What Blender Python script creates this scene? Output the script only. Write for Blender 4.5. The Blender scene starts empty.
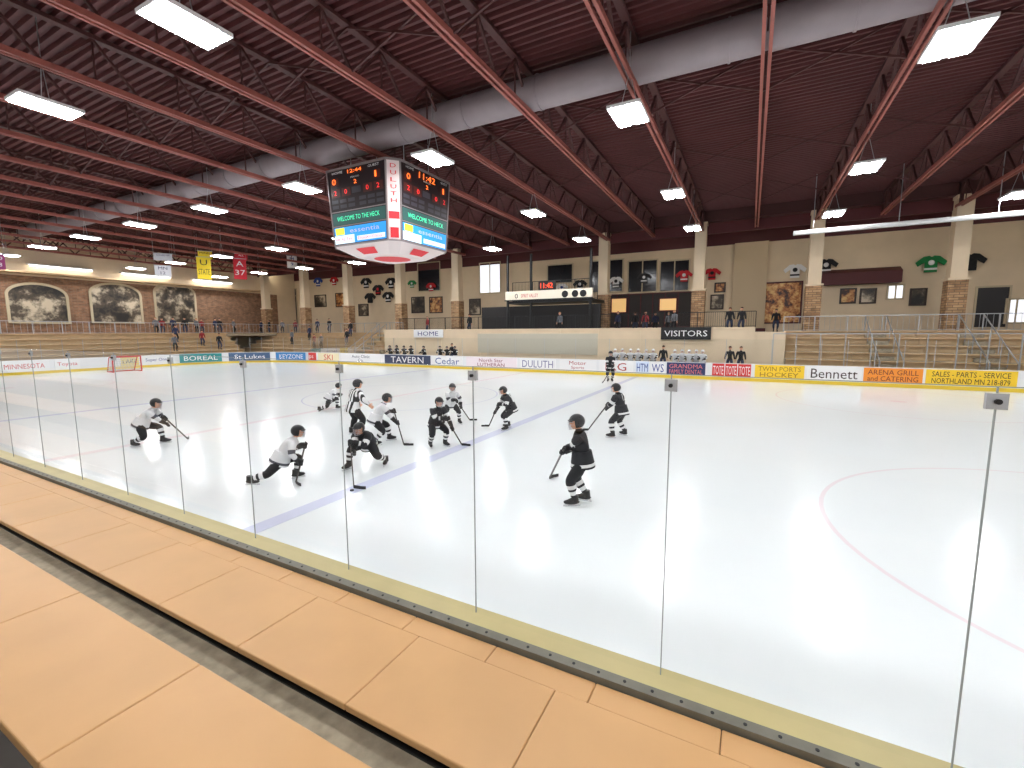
import bpy, math, random
from mathutils import Vector, Matrix
random.seed(11)
V=Vector
scene=bpy.context.scene
COL=bpy.context.collection
scene.view_settings.view_transform='Standard'
scene.view_settings.look='None'

# ------------------------------------------------------------------ camera
F=450.;PI=math.pi
H=3.05
R=Matrix.Rotation(math.radians(27.8),3,'Z')@Matrix.Rotation(PI/2-math.radians(6.6),3,'X')@Matrix.Rotation(math.radians(-0.2),3,'Z')
cam=bpy.data.objects.new('camera',bpy.data.cameras.new('camera'));COL.objects.link(cam)
cam.location=(0,0,H);cam.rotation_euler=R.to_euler();cam.data.lens=36*F/1024
cam.data.clip_start=.05;cam.data.clip_end=300
scene.camera=cam
EYE=V((0,0,H))
def ray(x,y): return R@V((x-512,-(y-384),-F))
def onz(x,y,z=0):            # survey helpers: turn a sighted bearing into metres on a known real plane
    r=ray(x,y); return EYE+r*((z-H)/r.z)
def ony(x,y,Y):
    r=ray(x,y); return EYE+r*(Y/r.y)
def onx(x,y,X):
    r=ray(x,y); return EYE+r*(X/r.x)
def sx(x,Y): return ony(x,334,Y).x

# ------------------------------------------------------------------ materials
MATS={}
def lin(c):
    return tuple(((v/255)/12.92 if v/255<=.04045 else ((v/255+.055)/1.055)**2.4) for v in c)+(1,)
def mat(name,rgb,rough=.6,metal=0,noise=0,scale=4,bump=0,emit=0,spec=None,stretch=None):
    if name in MATS: return MATS[name]
    m=bpy.data.materials.new(name);m.use_nodes=True
    nt=m.node_tree;b=nt.nodes['Principled BSDF']
    c=lin(rgb);b.inputs['Base Color'].default_value=c
    b.inputs['Roughness'].default_value=rough;b.inputs['Metallic'].default_value=metal
    if spec is not None:b.inputs['Specular IOR Level'].default_value=spec
    if emit:
        b.inputs['Emission Color'].default_value=c;b.inputs['Emission Strength'].default_value=emit
    if noise or bump:
        tc=nt.nodes.new('ShaderNodeTexCoord');n=nt.nodes.new('ShaderNodeTexNoise')
        n.inputs['Scale'].default_value=scale;n.inputs['Detail'].default_value=4
        if stretch:
            mp=nt.nodes.new('ShaderNodeMapping');mp.inputs['Scale'].default_value=stretch
            nt.links.new(tc.outputs['Object'],mp.inputs[0]);nt.links.new(mp.outputs[0],n.inputs[0])
        else: nt.links.new(tc.outputs['Object'],n.inputs['Vector'])
        if noise:
            r=nt.nodes.new('ShaderNodeValToRGB')
            r.color_ramp.elements[0].color=tuple(v*(1-noise) for v in c[:3])+(1,)
            r.color_ramp.elements[1].color=tuple(min(1,v*(1+noise*.6)) for v in c[:3])+(1,)
            r.color_ramp.elements[0].position=.3;r.color_ramp.elements[1].position=.7
            nt.links.new(n.outputs['Fac'],r.inputs[0]);nt.links.new(r.outputs[0],b.inputs['Base Color'])
        if bump:
            bp=nt.nodes.new('ShaderNodeBump');bp.inputs['Strength'].default_value=bump;bp.inputs['Distance'].default_value=.02
            nt.links.new(n.outputs['Fac'],bp.inputs['Height']);nt.links.new(bp.outputs[0],b.inputs['Normal'])
    MATS[name]=m;return m
def brickmat(name,c1,c2,mortar,bw,bh,axis='X'):
    m=bpy.data.materials.new(name);m.use_nodes=True;nt=m.node_tree;b=nt.nodes['Principled BSDF']
    g=nt.nodes.new('ShaderNodeNewGeometry');s=nt.nodes.new('ShaderNodeSeparateXYZ');c=nt.nodes.new('ShaderNodeCombineXYZ')
    nt.links.new(g.outputs['Position'],s.inputs[0])
    if axis=='XY':
        ad=nt.nodes.new('ShaderNodeMath');ad.operation='ADD'
        nt.links.new(s.outputs[0],ad.inputs[0]);nt.links.new(s.outputs[1],ad.inputs[1]);nt.links.new(ad.outputs[0],c.inputs[0])
    else: nt.links.new(s.outputs[0 if axis=='X' else 1],c.inputs[0])
    nt.links.new(s.outputs[2],c.inputs[1])
    t=nt.nodes.new('ShaderNodeTexBrick');t.inputs['Scale'].default_value=1
    t.inputs['Brick Width'].default_value=bw;t.inputs['Row Height'].default_value=bh;t.inputs['Mortar Size'].default_value=.02
    t.inputs['Color1'].default_value=lin(c1);t.inputs['Color2'].default_value=lin(c2);t.inputs['Mortar'].default_value=lin(mortar)
    nt.links.new(c.outputs[0],t.inputs['Vector'])
    n=nt.nodes.new('ShaderNodeTexNoise');n.inputs['Scale'].default_value=2.2;nt.links.new(g.outputs['Position'],n.inputs['Vector'])
    mx=nt.nodes.new('ShaderNodeMixRGB');mx.blend_type='OVERLAY';mx.inputs[0].default_value=.6
    nt.links.new(t.outputs[0],mx.inputs[1]);nt.links.new(n.outputs['Fac'],mx.inputs[2])
    nt.links.new(mx.outputs[0],b.inputs['Base Color']);b.inputs['Roughness'].default_value=.85
    MATS[name]=m;return m
def glassmat(name,tint,gloss):
    m=bpy.data.materials.new(name);m.use_nodes=True;nt=m.node_tree;nt.nodes.clear()
    o=nt.nodes.new('ShaderNodeOutputMaterial');t=nt.nodes.new('ShaderNodeBsdfTransparent');t.inputs[0].default_value=tint
    g=nt.nodes.new('ShaderNodeBsdfGlossy');g.inputs['Roughness'].default_value=.03
    fr=nt.nodes.new('ShaderNodeFresnel');fr.inputs[0].default_value=1.35
    mu=nt.nodes.new('ShaderNodeMath');mu.operation='MULTIPLY';mu.inputs[1].default_value=gloss
    mx=nt.nodes.new('ShaderNodeMixShader');nt.links.new(fr.outputs[0],mu.inputs[0]);nt.links.new(mu.outputs[0],mx.inputs[0])
    nt.links.new(t.outputs[0],mx.inputs[1]);nt.links.new(g.outputs[0],mx.inputs[2]);nt.links.new(mx.outputs[0],o.inputs[0])
    MATS[name]=m;return m

ICE=mat('ice_surface',(234,239,240),.17,0,.02,.25,0,spec=.24)
DECK=mat('roof_deck_red',(82,35,36),.6,0,.15,.6)
TRUSS=mat('truss_red',(154,86,76),.5,0,.12,1.5)
TRUSSD=mat('truss_dark_red',(74,37,35),.6)
CREAM=mat('wall_cream',(224,204,174),.8,0,.06,.7)
WHITE=mat('white_board',(234,235,236),.35)
KICK=mat('kickplate_yellow',(232,200,52),.45)
STONE=brickmat('stone_veneer',(196,160,120),(150,112,78),(120,100,80),.5,.16,'XY')
BRICK=brickmat('red_brick',(150,108,80),(118,84,62),(140,118,98),.45,.15,'Y')
CONC=mat('concrete',(160,148,126),.85,0,.3,9,.3)
CONCD=mat('concrete_dark',(90,84,78),.9,0,.2,3)
TAN=mat('bench_tan_plastic',(204,159,106),.45,0,.07,1.6,.05)
TANF=mat('bleacher_tan',(208,178,138),.55,0,.1,2)
OLIVE=mat('dasher_cap_beige',(186,172,120),.45,0,.08,3)
STEEL=mat('steel',(178,180,183),.35,.6)
GREYRAIL=mat('grey_rail',(112,110,98),.5,.2,.15,8)
DUCTM=mat('duct_galvanised',(146,134,138),.5,.1,.1,1.2)
BLACK=mat('black_paint',(16,16,18),.5)
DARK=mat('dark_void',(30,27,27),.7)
GLASS=glassmat('clear_glass',(.975,.988,.983,1),.8)
GEDGE=mat('glass_edge',(150,158,156),.2)
LAMP=mat('lamp_emitter',(250,251,253),.5,emit=92)
TUBE=mat('fluorescent_strip',(255,252,246),.5,emit=7)
HFILL=mat('hidden_fill_emitter',(255,240,214),.5,emit=26)  # glow of the added fill lamps for the far wall
MAROON=mat('maroon',(80,26,30),.6)

# ------------------------------------------------------------------ mesh builder
TCACHE={}
def textgeo(s):
    if s in TCACHE: return TCACHE[s]
    cu=bpy.data.curves.new('t','FONT');cu.body=s;cu.align_x='CENTER';cu.align_y='CENTER';cu.resolution_u=2
    ob=bpy.data.objects.new('t',cu);COL.objects.link(ob)
    dg=bpy.context.evaluated_depsgraph_get();me=bpy.data.meshes.new_from_object(ob.evaluated_get(dg))
    vs=[v.co.copy() for v in me.vertices];fs=[tuple(p.vertices) for p in me.polygons]
    bpy.data.objects.remove(ob);bpy.data.curves.remove(cu);bpy.data.meshes.remove(me)
    x0=min(v.x for v in vs);x1=max(v.x for v in vs);y0=min(v.y for v in vs);y1=max(v.y for v in vs)
    vs=[V(((v.x-(x0+x1)/2)/(x1-x0),(v.y-(y0+y1)/2)/(y1-y0),0)) for v in vs]
    TCACHE[s]=(vs,fs,(x1-x0)/(y1-y0));return TCACHE[s]
class MB:
    def __init__(s): s.v=[];s.f=[];s.m=[];s.ms=[];s.M=Matrix.Identity(4);s.sm=[]
    def mi(s,m):
        if m not in s.ms:s.ms.append(m)
        return s.ms.index(m)
    def add(s,vs,fs,m,smooth=False):
        o=len(s.v);s.v+=[s.M@V(v) for v in vs];k=s.mi(m)
        for f in fs:s.f.append(tuple(o+i for i in f));s.m.append(k);s.sm.append(smooth)
    def box(s,a,b,m):
        x0,x1=sorted((a[0],b[0]));y0,y1=sorted((a[1],b[1]));z0,z1=sorted((a[2],b[2]))
        s.add([(x0,y0,z0),(x1,y0,z0),(x1,y1,z0),(x0,y1,z0),(x0,y0,z1),(x1,y0,z1),(x1,y1,z1),(x0,y1,z1)],
          [(3,2,1,0),(4,5,6,7),(0,1,5,4),(1,2,6,5),(2,3,7,6),(3,0,4,7)],m)
    def beam(s,p,q,w,h,m,up=(0,0,1)):
        p=V(p);q=V(q);d=(q-p).normalized();u=V(up)
        if abs(d.dot(u))>.99:u=V((0,1,0))
        r=d.cross(u).normalized()*w/2;u2=r.cross(d).normalized()*h/2
        vs=[];[vs.extend([c-r-u2,c+r-u2,c+r+u2,c-r+u2]) for c in (p,q)]
        s.add(vs,[(3,2,1,0),(4,5,6,7),(0,1,5,4),(1,2,6,5),(2,3,7,6),(3,0,4,7)],m)
    def cyl(s,p,q,r,m,n=10,r2=None,smooth=True):
        p=V(p);q=V(q);d=(q-p).normalized();r2=r if r2 is None else r2
        a=d.orthogonal().normalized();b=d.cross(a);vs=[]
        for c,rr in ((p,r),(q,r2)):
            for i in range(n):
                t=2*PI*i/n;vs.append(c+(a*math.cos(t)+b*math.sin(t))*rr)
        s.add(vs,[(i,(i+1)%n,n+(i+1)%n,n+i) for i in range(n)],m,smooth)
        s.add(vs,[tuple(range(n))[::-1],tuple(range(n,2*n))],m)
    def path(s,pts,r,m,n=6):
        for a,b in zip(pts[:-1],pts[1:]): s.cyl(a,b,r,m,n)
    def quad(s,pts,m): s.add(pts,[tuple(range(len(pts)))],m)
    def sph(s,c,r,m,keep=None,nu=14,nv=9,rot=None):
        c=V(c);r=V(r) if hasattr(r,'__len__') else V((r,r,r));vs=[];un=[]
        for j in range(nv+1):
            for i in range(nu):
                th=PI*j/nv;ph=2*PI*i/nu;u=V((math.sin(th)*math.cos(ph),math.sin(th)*math.sin(ph),math.cos(th)))
                un.append(u);w=V((u.x*r.x,u.y*r.y,u.z*r.z))
                if rot:w=rot@w
                vs.append(c+w)
        fs=[]
        for j in range(nv):
            for i in range(nu):
                f=(j*nu+i,(j+1)*nu+i,(j+1)*nu+(i+1)%nu,j*nu+(i+1)%nu)
                ce=sum((un[k] for k in f),V())/4
                if keep is None or keep(ce): fs.append(f)
        s.add(vs,fs,m,True)
    def text(s,t,c,right,up,w,h,m,off=.02,fit=True):
        vs,fs,asp=textgeo(t);right=V(right).normalized();up=V(up).normalized();n=right.cross(up)
        if fit and w/h>asp*1.3: w=h*asp*1.3
        s.add([V(c)+right*v.x*w+up*v.y*h+n*off for v in vs],fs,m)
    def obj(s,name,loc=None,rot=0,bevel=0):
        me=bpy.data.meshes.new(name);me.from_pydata([tuple(v) for v in s.v],[],s.f);me.update()
        for m in s.ms:me.materials.append(m)
        me.polygons.foreach_set('material_index',s.m);me.polygons.foreach_set('use_smooth',s.sm);me.update()
        ob=bpy.data.objects.new(name,me);COL.objects.link(ob)
        if loc is not None:ob.location=loc
        ob.rotation_euler[2]=rot
        if bevel:
            b=ob.modifiers.new('bevel','BEVEL');b.width=bevel;b.segments=3;b.limit_method='ANGLE'
        return ob
def link(ob,loc,rot=0,scale=1):
    o=ob.copy();COL.objects.link(o);o.location=loc;o.rotation_euler[2]=rot;o.scale=(scale,)*3;return o

# ------------------------------------------------------------------ key dimensions
NY=2.74;FY=31.;LX=-48.;RX=22.;CR=8.5
CXB=LX+CR
TS=3.7;CH=10.75;DZ=12.2;COLY=39.;WALLY=45.;WALLX=-60.;LZ=9.68
def board_path(off=0,n=8):
    r=CR+off;pts=[]
    def arc(cx,cy,a0,a1):
        for i in range(n+1):
            a=math.radians(a0+(a1-a0)*i/n);pts.append(V((cx+r*math.cos(a),cy+r*math.sin(a),0)))
    arc(RX-CR,NY+CR,270,360);arc(RX-CR,FY-CR,0,90);arc(LX+CR,FY-CR,90,180);arc(LX+CR,NY+CR,180,270)
    return pts
# ------------------------------------------------------------------ shell
b=MB();b.box((WALLX-1,-8,-.3),(RX+8,WALLY+1,-.02),CONCD);b.obj('floor')
b=MB();pts=board_path(.02);b.quad([(p.x,p.y,0) for p in pts],ICE);b.obj('ice_rink')
PB=mat('ice_paint_blue',(206,211,232),.17,spec=.24);PR=mat('ice_paint_red',(232,222,226),.17,spec=.24)
b=MB()
for X,w,m in ((-6.7,.34,PB),(-14.9,.3,PR),(-23.1,.34,PB),(-43.6,.08,PR),(17.6,.08,PR)): b.box((X-w/2,NY+.05,.001),(X+w/2,FY-.05,.004),m)
def ring(cx,cy,r,w,m,a0=0,a1=360,n=72):
    for i in range(n):
        a,c=math.radians(a0+(a1-a0)*i/n),math.radians(a0+(a1-a0)*(i+1)/n)
        b.quad([(cx+(r-w)*math.cos(a),cy+(r-w)*math.sin(a),.004),(cx+r*math.cos(a),cy+r*math.sin(a),.004),(cx+r*math.cos(c),cy+r*math.sin(c),.004),(cx+(r-w)*math.cos(c),cy+(r-w)*math.sin(c),.004)],m)
for cx,cy in ((5.8,8.9),(5.8,24.8),(-37,9),(-37,24.8)): ring(cx,cy,4.6,.07,PR);ring(cx,cy,.3,.3,PR,n=20)
ring(-14.9,16.9,4.6,.06,PB)
ring(-43.6,16.9,1.9,.06,PR,-90,90)
b.obj('ice_markings')

b=MB();b.box((WALLX-1,WALLY,0),(RX+8,WALLY+.3,DZ+.2),CREAM)
b.box((WALLX-1,WALLY-.05,10.6),(RX+8,WALLY,DZ),MAROON);b.obj('wall_far')
b=MB();b.box((WALLX-.3,-8,0),(WALLX,WALLY,DZ+.2),CREAM);b.box((WALLX,-8,3),(WALLX+.06,WALLY-3,8.4),BRICK)
b.box((WALLX,-8,8.4),(WALLX+.12,WALLY,8.55),CREAM);b.obj('wall_left')
b=MB();b.box((RX+8,-8,0),(RX+8.3,WALLY,DZ+.2),CREAM);b.obj('wall_right')

# roof deck (corrugated, ribs along X)
b=MB();y=-8.;vs=[]
prof=[(0,0),(.09,0),(.13,.12),(.26,.12)];ys=[]
while y<WALLY:
    for dy,dz in prof: ys.append((y+dy,DZ+dz))
    y+=.3
for (yy,zz) in ys: vs+= [(WALLX-1,yy,zz),(RX+8,yy,zz)]
b.add(vs,[(2*i,2*i+1,2*i+3,2*i+2) for i in range(len(ys)-1)],DECK);b.obj('ceiling')

def truss_mesh():
    b=MB();y0,y1=-8,COLY
    for s_ in (-.09,.09):
        b.box((s_-.045,y0,CH-.05),(s_+.045,y1,CH+.02),TRUSS);b.box((s_-.01 if s_>0 else s_-.04,y0,CH),(s_+.04 if s_>0 else s_+.01,y1,CH+.12),TRUSS)
    b.box((-.12,y0,DZ-.12),(.12,y1,DZ),TRUSSD)
    n=20;st=(y1-y0)/n
    for i in range(n):
        a=y0+i*st
        b.beam((0,a,CH+.05),(0,a+st/2,DZ-.1),.08,.08,TRUSSD);b.beam((0,a+st/2,DZ-.1),(0,a+st,CH+.05),.08,.08,TRUSSD)
        b.beam((0,a+st/2,DZ-.1),(0,a+st/2,CH+.05),.045,.045,TRUSSD)
    b.box((-.08,COLY-.6,CH),(.08,COLY,DZ),TRUSSD)
    return b
t0=truss_mesh().obj('roof_truss',(0,0,0))
for n in range(-16,6):
    if n: link(t0,(TS*n,0,0))
b=MB()
for n in range(-16,5):
    xa=TS*n;xb=xa+TS
    for Y in (3.5,10.6,17.6,24.7,31.7):
        b.beam((xa,Y,CH+.05),(xb,Y,DZ-.12),.06,.06,TRUSSD);b.beam((xa,Y,DZ-.12),(xb,Y,CH+.05),.06,.06,TRUSSD)
b.obj('roof_cross_bracing')
b=MB();b.box((WALLX,COLY-.25,11.45),(RX+8,COLY+.25,DZ),TRUSSD)
b.box((WALLX,COLY-.35,11.4),(RX+8,COLY+.35,11.5),TRUSSD)
b.box((WALLX,COLY+.3,10.6),(RX+8,COLY+.5,11.5),MAROON);b.obj('roof_girder')
b=MB();b.cyl((WALLX+6,15.4,11.4),(RX+6,15.4,11.4),.54,DUCTM,24)
x=WALLX+8
while x<RX+6: b.cyl((x,15.4,11.4),(x+.06,15.4,11.4),.57,DUCTM,24);x+=3.0
b.obj('air_duct')
b=MB();b.cyl((2.0,33,8.95),(RX,33,8.95),.14,WHITE,10)
for x in (3,7,11,15,19): b.cyl((x,33,9.0),(x,33,DZ+.1),.02,STEEL,6)
b.obj('heating_pipe')

# lamps
b=MB()
b.box((-.5,-.72,0),(.5,.72,.09),WHITE)
for s in (-1,1): b.box((s*.25-.17,-.66,-.03),(s*.25+.17,.66,0),LAMP)
for s in (-1,1): b.cyl((s*.3,0,.09),(s*.02,0,1.2),.012,STEEL,5)
b.cyl((0,0,1.15),(0,0,DZ-LZ),.015,STEEL,5)
l0=b.obj('hanging_lamp',(3.85,6.1,LZ))
for i in range(-8,3):
    for Y in (-2.8,6.1,14.75,23.9,32.2):
        X=3.85+7.52*i
        if (i==0 and Y==6.1):continue
        if abs(X+14.9)<2.6 and Y==14.75:continue
        if X<WALLX+3 or (Y<0 and X<-30):continue
        link(l0,(X,Y,LZ))
b=MB();b.box((-.8,-.16,0),(.8,.16,.12),WHITE);b.box((-.76,-.13,-.03),(.76,.13,0),HFILL);b.cyl((-.6,0,.12),(-.6,0,.5),.02,STEEL,5);b.cyl((.6,0,.12),(.6,0,.5),.02,STEEL,5)
s0=b.obj('hidden_fill_lamp',(15.,41.2,11.75))  # added fill lamps, out of view behind the girder, to brighten the far wall
for i in range(1,11): link(s0,(15-7.4*i,41.2,11.75))

# ------------------------------------------------------------------ rink boards
b=MB();pi_=board_path(0);po=board_path(.12);n=len(pi_)
for i in range(n-1):
    a,c,d,e=pi_[i],pi_[i+1],po[i+1],po[i]
    def up(p,z):return (p.x,p.y,z)
    b.quad([up(c,0),up(a,0),up(a,.2),up(c,.2)],KICK)
    b.quad([up(c,.2),up(a,.2),up(a,1.07),up(c,1.07)],WHITE)
    b.quad([up(a,1.07),up(e,1.07),up(d,1.07),up(c,1.07)],WHITE)
    b.quad([up(d,0),up(e,0),up(e,1.07),up(d,1.07)],WHITE)
b.obj('rink_boards')
NZ=.95
b=MB();xa,xb=CXB,RX-CR
b.box((xa,NY-.02,0),(xb,NY,.2),KICK);b.box((xa,NY-.12,0),(xb,NY-.02,NZ-.06),WHITE)
b.box((xa,2.53,NZ-.06),(xb,NY,NZ),OLIVE);b.box((xa,2.455,NZ-.06),(xb,2.525,NZ+.025),GREYRAIL)
x=-14.
while x<6: b.cyl((x,2.49,NZ+.024),(x,2.49,NZ+.028),.010,BLACK,8);x+=.16
b.box((xa,2.45,.5),(xb,2.5,NZ-.06),GREYRAIL)
b.obj('rink_boards_dasher')
W=1.34;GY=2.68;GX=.955;GT=2.81
b=MB()
b.add([(0.004,-.004,NZ),(W-.004,-.004,NZ),(W-.004,-.004,GT),(0.004,-.004,GT)],[(0,1,2,3)],GLASS)
for x in (0.0,W-.003): b.box((x,-.005,NZ),(x+.003,.003,GT),GEDGE)
b.box((0,-.006,GT-.004),(W,.004,GT),GEDGE)
b.box((W-.035,-.014,GT-.1),(W+.035,.010,GT-.03),STEEL);b.cyl((W,-.03,GT-.065),(W,-.014,GT-.065),.012,BLACK,10)
g0=b.obj('glass_panel',(GX-W,GY,0))
for i in range(-33,8):
    if i!=-1: link(g0,(GX+W*i,GY,0))
po2=board_path(.06,6)
b=MB();n=len(po2)
FGL=glassmat('far_glass',(.93,.95,.95,1),.5)
for i in range(n-1):
    a,c=po2[i],po2[i+1];L=(c-a).length;k=max(1,round(L/1.22))
    top=2.55
    b.quad([(a.x,a.y,1.07),(c.x,c.y,1.07),(c.x,c.y,top),(a.x,a.y,top)],FGL)
    for q in range(k):
        p=a.lerp(c,q/k)
        if FY-.5<p.y and -32<p.x<0.3 and q%2: continue
        b.box((p.x-.012,p.y-.012,1.07),(p.x+.012,p.y+.012,top),STEEL)
b.obj('rink_glass_far')

def sign_on_boards(px0,px1,bg,txt,fg,name='advert_panel'):
    X0,X1=sx(px0,FY),sx(px1,FY);b=MB()
    m=mat('ad_%d_%d_%d'%bg,bg,.4);f=mat('ink_%d_%d_%d'%fg,fg,.5)
    b.box((X0,FY-.03,.22),(X1,FY-.003,1.03),m)
    w=(X1-X0)
    if isinstance(txt,str):txt=[txt]
    for i,t in enumerate(txt):
        hh=.66/len(txt);b.text(t,((X0+X1)/2,FY-.03,.625+(len(txt)-1)*hh/2*1.05-i*hh*1.05),(1,0,0),(0,0,1),w*.86,hh*.82,f,.005)
    b.obj(name)
BK=(20,20,24);WH=(240,240,240);YL=(240,200,44);OR=(236,144,46);RD=(206,40,40);BL=(30,60,140)
sign_on_boards(930,1023,YL,['SALES - PARTS - SERVICE','NORTHLAND MN 218-879'],BK)
sign_on_boards(867,927,OR,['ARENA GRILL','and CATERING'],(120,50,30))
sign_on_boards(810,865,WH,['Bennett'],(60,40,40))
sign_on_boards(757,807,YL,['TWIN PORTS','HOCKEY'],(150,110,30))
for a,c in ((740,753),(727,739),(714,726)): sign_on_boards(a,c,RD,'TOTE',WH)
sign_on_boards(668,707,(36,50,96),['GRANDMA','FAMILY DENTAL'],(220,120,120))
sign_on_boards(652,666,WH,'WS',BL);sign_on_boards(637,650,(210,222,240),'HTM',BL)
sign_on_boards(600,634,WH,'IRG',(170,60,60));sign_on_boards(560,597,WH,['Motor','Sports'],(180,70,70))
sign_on_boards(520,556,WH,'DULUTH',(120,120,160));sign_on_boards(466,517,(240,228,232),['North Star','LUTHERAN'],(150,60,80))
sign_on_boards(432,462,WH,'Cedar',(60,90,150));sign_on_boards(384,430,(46,56,84),'TAVERN',WH)
sign_on_boards(340,381,WH,['Auto Clinic','Co.'],(90,90,110));sign_on_boards(317,338,(236,226,190),'SKI',RD)
sign_on_boards(287,315,(206,60,54),'Great Clips',WH)
def sign_curve(t0,t1,bg,txt,fg,where='corner'):
    b=MB();m=mat('ad_%d_%d_%d'%bg,bg,.4);f=mat('ink_%d_%d_%d'%fg,fg,.5)
    if where=='corner':
        cx,cy=LX+CR,FY-CR;r=CR-.14;n=6
        P=[V((cx+r*math.cos(math.radians(t0+(t1-t0)*i/n)),cy+r*math.sin(math.radians(t0+(t1-t0)*i/n)),0)) for i in range(n+1)]
        for a,c in zip(P[:-1],P[1:]): b.quad([(c.x,c.y,.22),(a.x,a.y,.22),(a.x,a.y,1.03),(c.x,c.y,1.03)],m)
        ce=P[n//2];rt=(P[0]-P[-1]).normalized();nrm=rt.cross(V((0,0,1)))
        b.text(txt,(ce.x+nrm.x*.12,ce.y+nrm.y*.12,.62),rt,(0,0,1),(P[0]-P[-1]).length*.8,.45,f,.0)
    else:
        b.box((LX+.003,t0,.22),(LX+.03,t1,1.03),m)
        b.text(txt,(LX+.03,(t0+t1)/2,.62),(0,1,0),(0,0,1),(t1-t0)*.8,.36,f,.005)
    b.obj('advert_panel')
sign_curve(94,118,(60,130,190),'KEYZONE',WH);sign_curve(122,148,(70,96,130),'St Lukes',WH);sign_curve(152,176,(40,140,140),'BOREAL',WH)
for y0,y1,bg,t,fg in ((20.2,22.3,WH,'Super One',BL),(18.6,19.9,(236,214,120),'LAKE',BK),(14.4,15.9,WH,'Toyota',RD),(11.4,14.1,WH,'MINNESOTA',RD)): sign_curve(y0,y1,bg,t,fg,'end')

# ------------------------------------------------------------------ far stands and mezzanine
ROWS=6
def stands_x(x0,x1,name):
    b=MB();y0=33.0;st=.78
    for r in range(ROWS):
        z=.35+r*.45;Y=y0+r*st
        b.box((x0,Y,0),(x1,Y+st+.02,z),CONC)
        x=x0+.05
        while x<x1-.2:
            xe=min(x+3.6,x1-.05);b.box((x,Y+.3,z+.38),(xe-.02,Y+.62,z+.44),TANF);b.box((x,Y+.58,z),(xe-.02,Y+.62,z+.38),TANF)
            x+=3.6
    b.obj(name)
MZ=3.0; MY=33+ROWS*.78
LB=sx(385,35)
RB=sx(755,35)
stands_x(RB+1.8,RX+2,'bleacher_stand')
stands_x(-56,LB-.2,'bleacher_stand')
b=MB()
for r in range(ROWS):
    z=.35+r*.45;X=-49.3-r*.78
    b.box((X-.8,-6,0),(X,31,z),CONC);b.box((X-.62,-6,z+.38),(X-.3,31,z+.44),TANF);b.box((X-.62,-6,z),(X-.58,31,z+.38),TANF)
b.obj('bleacher_stand_end')
b=MB();b.box((WALLX,MY,2.7),(LB,WALLY,MZ),CONC);b.box((WALLX,MY-.04,2.55),(LB,MY,MZ),CREAM)
b.box((LB,35,2.9),(RB,WALLY,MZ),CONC);b.box((RB,MY,2.7),(RX+8,WALLY,MZ),CONC)
b.box((WALLX,-8,2.7),(-54.0,MY,MZ),CONC);b.obj('floor_mezzanine')
b=MB();b.box((LB,34.9,0),(RB,35,3.28),CREAM);b.box((LB,34.86,3.2),(RB,35.04,3.32),CREAM)
b.box((LB,35,0),(LB+.15,37.7,3.28),CREAM);b.box((RB-.15,35,0),(RB+1.8,37.7,3.0),CREAM)
for px in (441,480,560,598,640):
    X=sx(px,34.9);b.box((X-.04,34.86,.3),(X+.04,34.9,3.2),CREAM)
b.box((sx(478,34.9),34.84,1.2),(sx(598,34.9),34.9,2.9),mat('panel_grey_beige',(196,190,172),.5))
b.obj('wall_players_bench')
b=MB();b.box((LB,31.3,-.02),(RB,34.84,.3),CONCD)
for x0,x1 in ((LB+2,-20),(-9.5,-1.5)):
    b.box((x0,33.9,.72),(x1,34.3,.78),TANF)
    x=x0
    while x<=x1: b.box((x-.03,33.95,.3),(x+.03,34.25,.72),STEEL);x+=2
b.obj('players_bench')
def column():
    b=MB();b.box((-.48,-.48,0),(.48,.48,3.2),STONE);b.box((-.54,-.54,3.2),(.54,.54,3.34),CREAM)
    b.box((-.4,-.4,3.34),(.4,.4,8.35),CREAM);b.box((-.46,-.46,8.2),(.46,.46,8.4),CREAM);return b
c0=None
for px in (950,810,697,603,458,402,350,307,268):
    X=sx(px,COLY)
    if c0 is None:c0=column().obj('column',(X,COLY,MZ))
    else: link(c0,(X,COLY,MZ))
link(c0,(18.9,COLY,MZ))
def railing(p,q,h,m,name,step=.14,post=1.8):
    b=MB();p=V(p);q=V(q);L=(q-p).length;u=V((0,0,1))
    b.beam(p+u*h,q+u*h,.05,.05,m);b.beam(p+u*.1,q+u*.1,.03,.03,m)
    n=int(L/post)
    for i in range(n+1): c=p.lerp(q,i/n);b.beam(c,c+u*h,.05,.05,m)
    n=int(L/step)
    for i in range(n+1): c=p.lerp(q,i/n);b.beam(c+u*.1,c+u*h,.016,.016,m)
    return b.obj(name)
railing((LB+2,35.05,3.3),(RB,35.05,3.3),1.1,BLACK,'railing')
railing((WALLX+6,MY+.1,MZ),(LB,MY+.1,MZ),1.1,STEEL,'railing',.3)
railing((RB+1.8,MY+.1,MZ),(RX+6,MY+.1,MZ),1.05,STEEL,'railing',.3)
railing((-54.1,2,MZ),(-54.1,MY,MZ),1.1,STEEL,'railing',.4)
def stairs(X,name,w=1.1):
    b=MB();st=.39
    for r in range(2*ROWS):
        b.box((X-w/2,33+r*st,0),(X+w/2,33+r*st+st+.02,.36+r*.225),CONC)
    for s in (-w/2,w/2):
        b.path([(X+s,33,.4),(X+s,33,1.3),(X+s,MY,4.0),(X+s,MY,3.0)],.035,STEEL)
        for r in (3,6,9): b.cyl((X+s,33+r*st,.35+r*.225),(X+s,33+r*st,1.3+r*.225),.025,STEEL,6)
    b.obj(name)
for px in (885,990,365): stairs(sx(px,35),'stair_aisle')
railing((RB+1,32.4,-.02),(RX,32.4,-.02),2.9,STEEL,'spectator_fence',1.2,1.2)

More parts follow.
